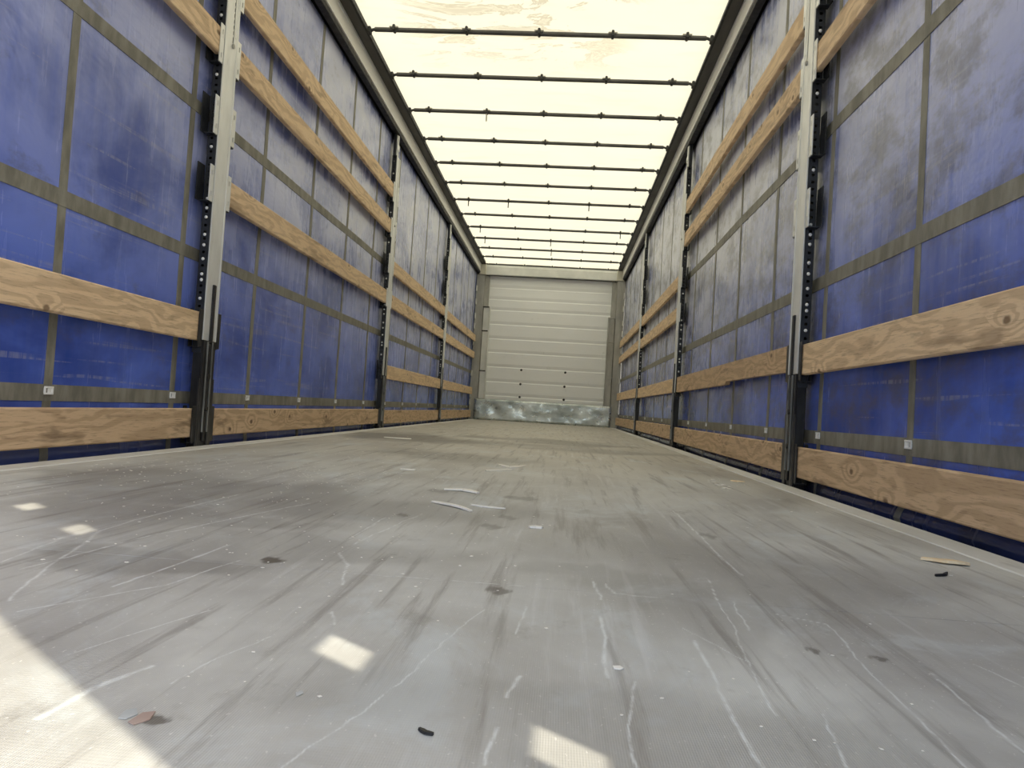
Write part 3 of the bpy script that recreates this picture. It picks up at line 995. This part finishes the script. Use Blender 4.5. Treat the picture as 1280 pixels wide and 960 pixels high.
# ------------------------------------------------------------------ loose bits on the floor
def splinter(pts, w, t=0.003, lift=0.0):
    """thin curved sliver lying on the floor: pts in (x, y), widest in the middle"""
    n = len(pts)
    fine = []
    for i in range(n - 1):
        for k in range(4):
            q = k / 4
            fine.append((pts[i][0] * (1 - q) + pts[i + 1][0] * q, pts[i][1] * (1 - q) + pts[i + 1][1] * q))
    fine.append(pts[-1])
    N = len(fine)
    m = MB()
    for i, (x, y) in enumerate(fine):
        a, b = fine[max(0, i - 1)], fine[min(N - 1, i + 1)]
        d = Vector((b[0] - a[0], b[1] - a[1], 0)).normalized()
        nrm = Vector((-d.y, d.x, 0))
        ww = w / 2 * (0.35 + 0.65 * math.sin(math.pi * (0.08 + 0.84 * i / (N - 1)))) * (0.85 + 0.3 * rnd.random())
        h = lift * math.sin(math.pi * i / (N - 1))
        p = Vector((x, y, 0.0005 + h))
        for q in (p + nrm * ww, p - nrm * ww, p - nrm * ww * 0.8 + Vector((0, 0, t)), p + nrm * ww * 0.8 + Vector((0, 0, t))):
            m.v.append(tuple(q))
    for i in range(N - 1):
        for k in range(4):
            m.f.append((i * 4 + k, i * 4 + (k + 1) % 4, (i + 1) * 4 + (k + 1) % 4, (i + 1) * 4 + k))
            m.smooth.append(False)
    m.f += [(0, 1, 2, 3), tuple((N - 1) * 4 + k for k in (3, 2, 1, 0))]
    m.smooth += [False, False]
    return m


def bit(name, mb, mat, loc, label, cat, group=None):
    o = part(name, mb, mat, None, loc)
    return tag(o, label, cat, group)


GS = 'wood splinters on the floor'
bit('wood_splinter', splinter([(-0.009, 1.821), (0.020, 1.796), (0.049, 1.773), (0.078, 1.742), (0.104, 1.706)], 0.014, 0.004, 0.002), M['splinter'], (0.05, 1.77, 0),
    'curved pale splinter on the floor, nearest of the mid-floor cluster', 'splinter', GS)
bit('wood_splinter', splinter([(-0.022, 2.10), (0.035, 2.101), (0.08, 2.068)], 0.030, 0.004, 0.002), M['splinter'], (0.03, 2.09, 0),
    'broad pale splinter on the floor just behind the curved one', 'splinter', GS)
bit('wood_splinter', splinter([(0.089, 1.82), (0.13, 1.80), (0.177, 1.79)], 0.010, 0.003), M['splinter'], (0.13, 1.8, 0),
    'thin straight splinter on the floor right of the curved one', 'splinter', GS)
bit('wood_splinter', splinter([(0.027, 2.785), (0.07, 2.84), (0.121, 2.899)], 0.022, 0.004), M['splinter'], (0.07, 2.84, 0),
    'straight pale splinter on the floor, nearer of the two far ones', 'splinter', GS)
bit('wood_splinter', splinter([(0.048, 3.12), (0.10, 3.02), (0.165, 3.15)], 0.026, 0.004), M['splinter'], (0.1, 3.1, 0),
    'bent pale splinter, farthest of the mid-floor cluster', 'splinter', GS)
bit('wood_splinter', splinter([(0.246, 1.538), (0.26, 1.545), (0.274, 1.54)], 0.018, 0.004), M['splinter'], (0.26, 1.54, 0),
    'short stubby pale splinter alone right of the floor centre', 'splinter', GS)
bit('wood_splinter', splinter([(1.020, 1.50), (1.048, 1.474), (1.075, 1.468), (1.094, 1.474)], 0.022, 0.005, 0.003), M['splinter_yellow'], (1.05, 1.47, 0),
    'yellow wood splinter on the floor by the right edge', 'splinter', GS)
bit('wood_splinter', splinter([(1.016, 3.09), (1.04, 3.074), (1.065, 3.075)], 0.03, 0.005), M['splinter_yellow'], (1.04, 3.07, 0),
    'small yellow splinter near the right post', 'splinter', GS)
bit('wood_splinter', splinter([(-0.835, 4.72), (-0.72, 4.71), (-0.66, 4.73)], 0.045, 0.005), M['splinter'], (-0.75, 4.71, 0),
    'pale splinter far off on the dark damp part of the floor, left of centre', 'splinter', GS)
bit('wood_splinter', splinter([(-0.265, 2.62), (-0.24, 2.62), (-0.21, 2.62)], 0.02, 0.004), M['splinter'], (-0.24, 2.62, 0),
    'small pale splinter left of the mid-floor cluster', 'splinter', GS)


def flake(cx_, cy_, r, n, t, el=1.0, ang=0.0):
    m = MB()
    pts = []
    for i in range(n):
        a = 2 * math.pi * i / n
        rr = r * (0.7 + 0.5 * rnd.random())
        x, y = rr * el * math.cos(a), rr * math.sin(a)
        pts.append((cx_ + x * math.cos(ang) - y * math.sin(ang), cy_ + x * math.sin(ang) + y * math.cos(ang)))
    m.v = [(x, y, 0.0004) for x, y in pts] + [(x, y, t) for x, y in pts]
    m.f = [tuple(range(n - 1, -1, -1)), tuple(range(n, 2 * n))] + [(i, (i + 1) % n, (i + 1) % n + n, i + n) for i in range(n)]
    m.smooth = [False] * len(m.f)
    return m


bit('paint_flake', flake(0.368, 0.733, 0.0065, 5, 0.0015), M['flake'], (0.368, 0.733, 0), 'white angular flake on the floor right of the centre', 'flake')
bit('paint_flake', flake(0.094, 0.607, 0.006, 4, 0.001, 0.6), M['flake_grey'], (0.094, 0.607, 0), 'small grey flake on the floor near the bottom, left of centre', 'flake')
bit('paint_flake', flake(-0.014, 0.541, 0.012, 5, 0.001, 0.5, 0.2), M['flake_grey'], (-0.014, 0.541, 0), 'pale grey flake at the edge of the sunlit corner', 'flake')
bit('wood_chip', flake(-0.001, 0.536, 0.013, 5, 0.0012, 0.45, -0.1), M['flake_pink'], (-0.001, 0.536, 0), 'pinkish wood chip at the edge of the sunlit corner', 'wood chip')
bit('black_scrap', splinter([(0.204, 0.560), (0.210, 0.555), (0.216, 0.553)], 0.005, 0.002), M['black'], (0.21, 0.556, 0), 'tiny black rubber scrap on the floor near the bottom', 'scrap')
bit('black_scrap', splinter([(0.965, 1.335), (0.985, 1.345), (1.0, 1.365)], 0.007, 0.004), M['black'], (0.98, 1.345, 0), 'thin black scrap on the floor near the right edge', 'scrap')

# crumbs nobody could count
m = MB()


def crumb(x, y, r):
    n = rnd.choice((4, 5))
    f = flake(x, y, r, n, 0.0005 + r * 0.15, 0.5 + rnd.random(), rnd.random() * 3)
    m.add(f.v, f.f)


for _ in range(330):
    y = 0.6 + 7.5 * rnd.random() ** 1.7
    x = rnd.uniform(-1.1, 1.1)
    crumb(x, y, rnd.uniform(0.0013, 0.0028) * (0.6 + 0.35 * y))
for _ in range(420):
    y = max(1.1, rnd.gauss(2.0, 0.6))
    x = min(-0.05, max(-1.12, rnd.gauss(-0.5, 0.28)))
    crumb(x, y, rnd.uniform(0.0010, 0.0022) * (0.6 + 0.3 * y))
for _ in range(40):
    crumb(-0.93 + rnd.gauss(0, 0.09), 2.2 + rnd.gauss(0, 0.13), rnd.uniform(0.002, 0.0045))
for _ in range(14):
    crumb(0.92 + rnd.gauss(0, 0.02), 2.9 + rnd.gauss(0, 0.10), rnd.uniform(0.004, 0.011))
for _ in range(60):
    crumb(rnd.gauss(0.12, 0.14), rnd.gauss(1.25, 0.25), rnd.uniform(0.001, 0.003))
tag(part('wood_crumbs', m, M['flake']), 'pale wood crumbs scattered thinly over the grey floor', 'crumbs', kind='stuff')
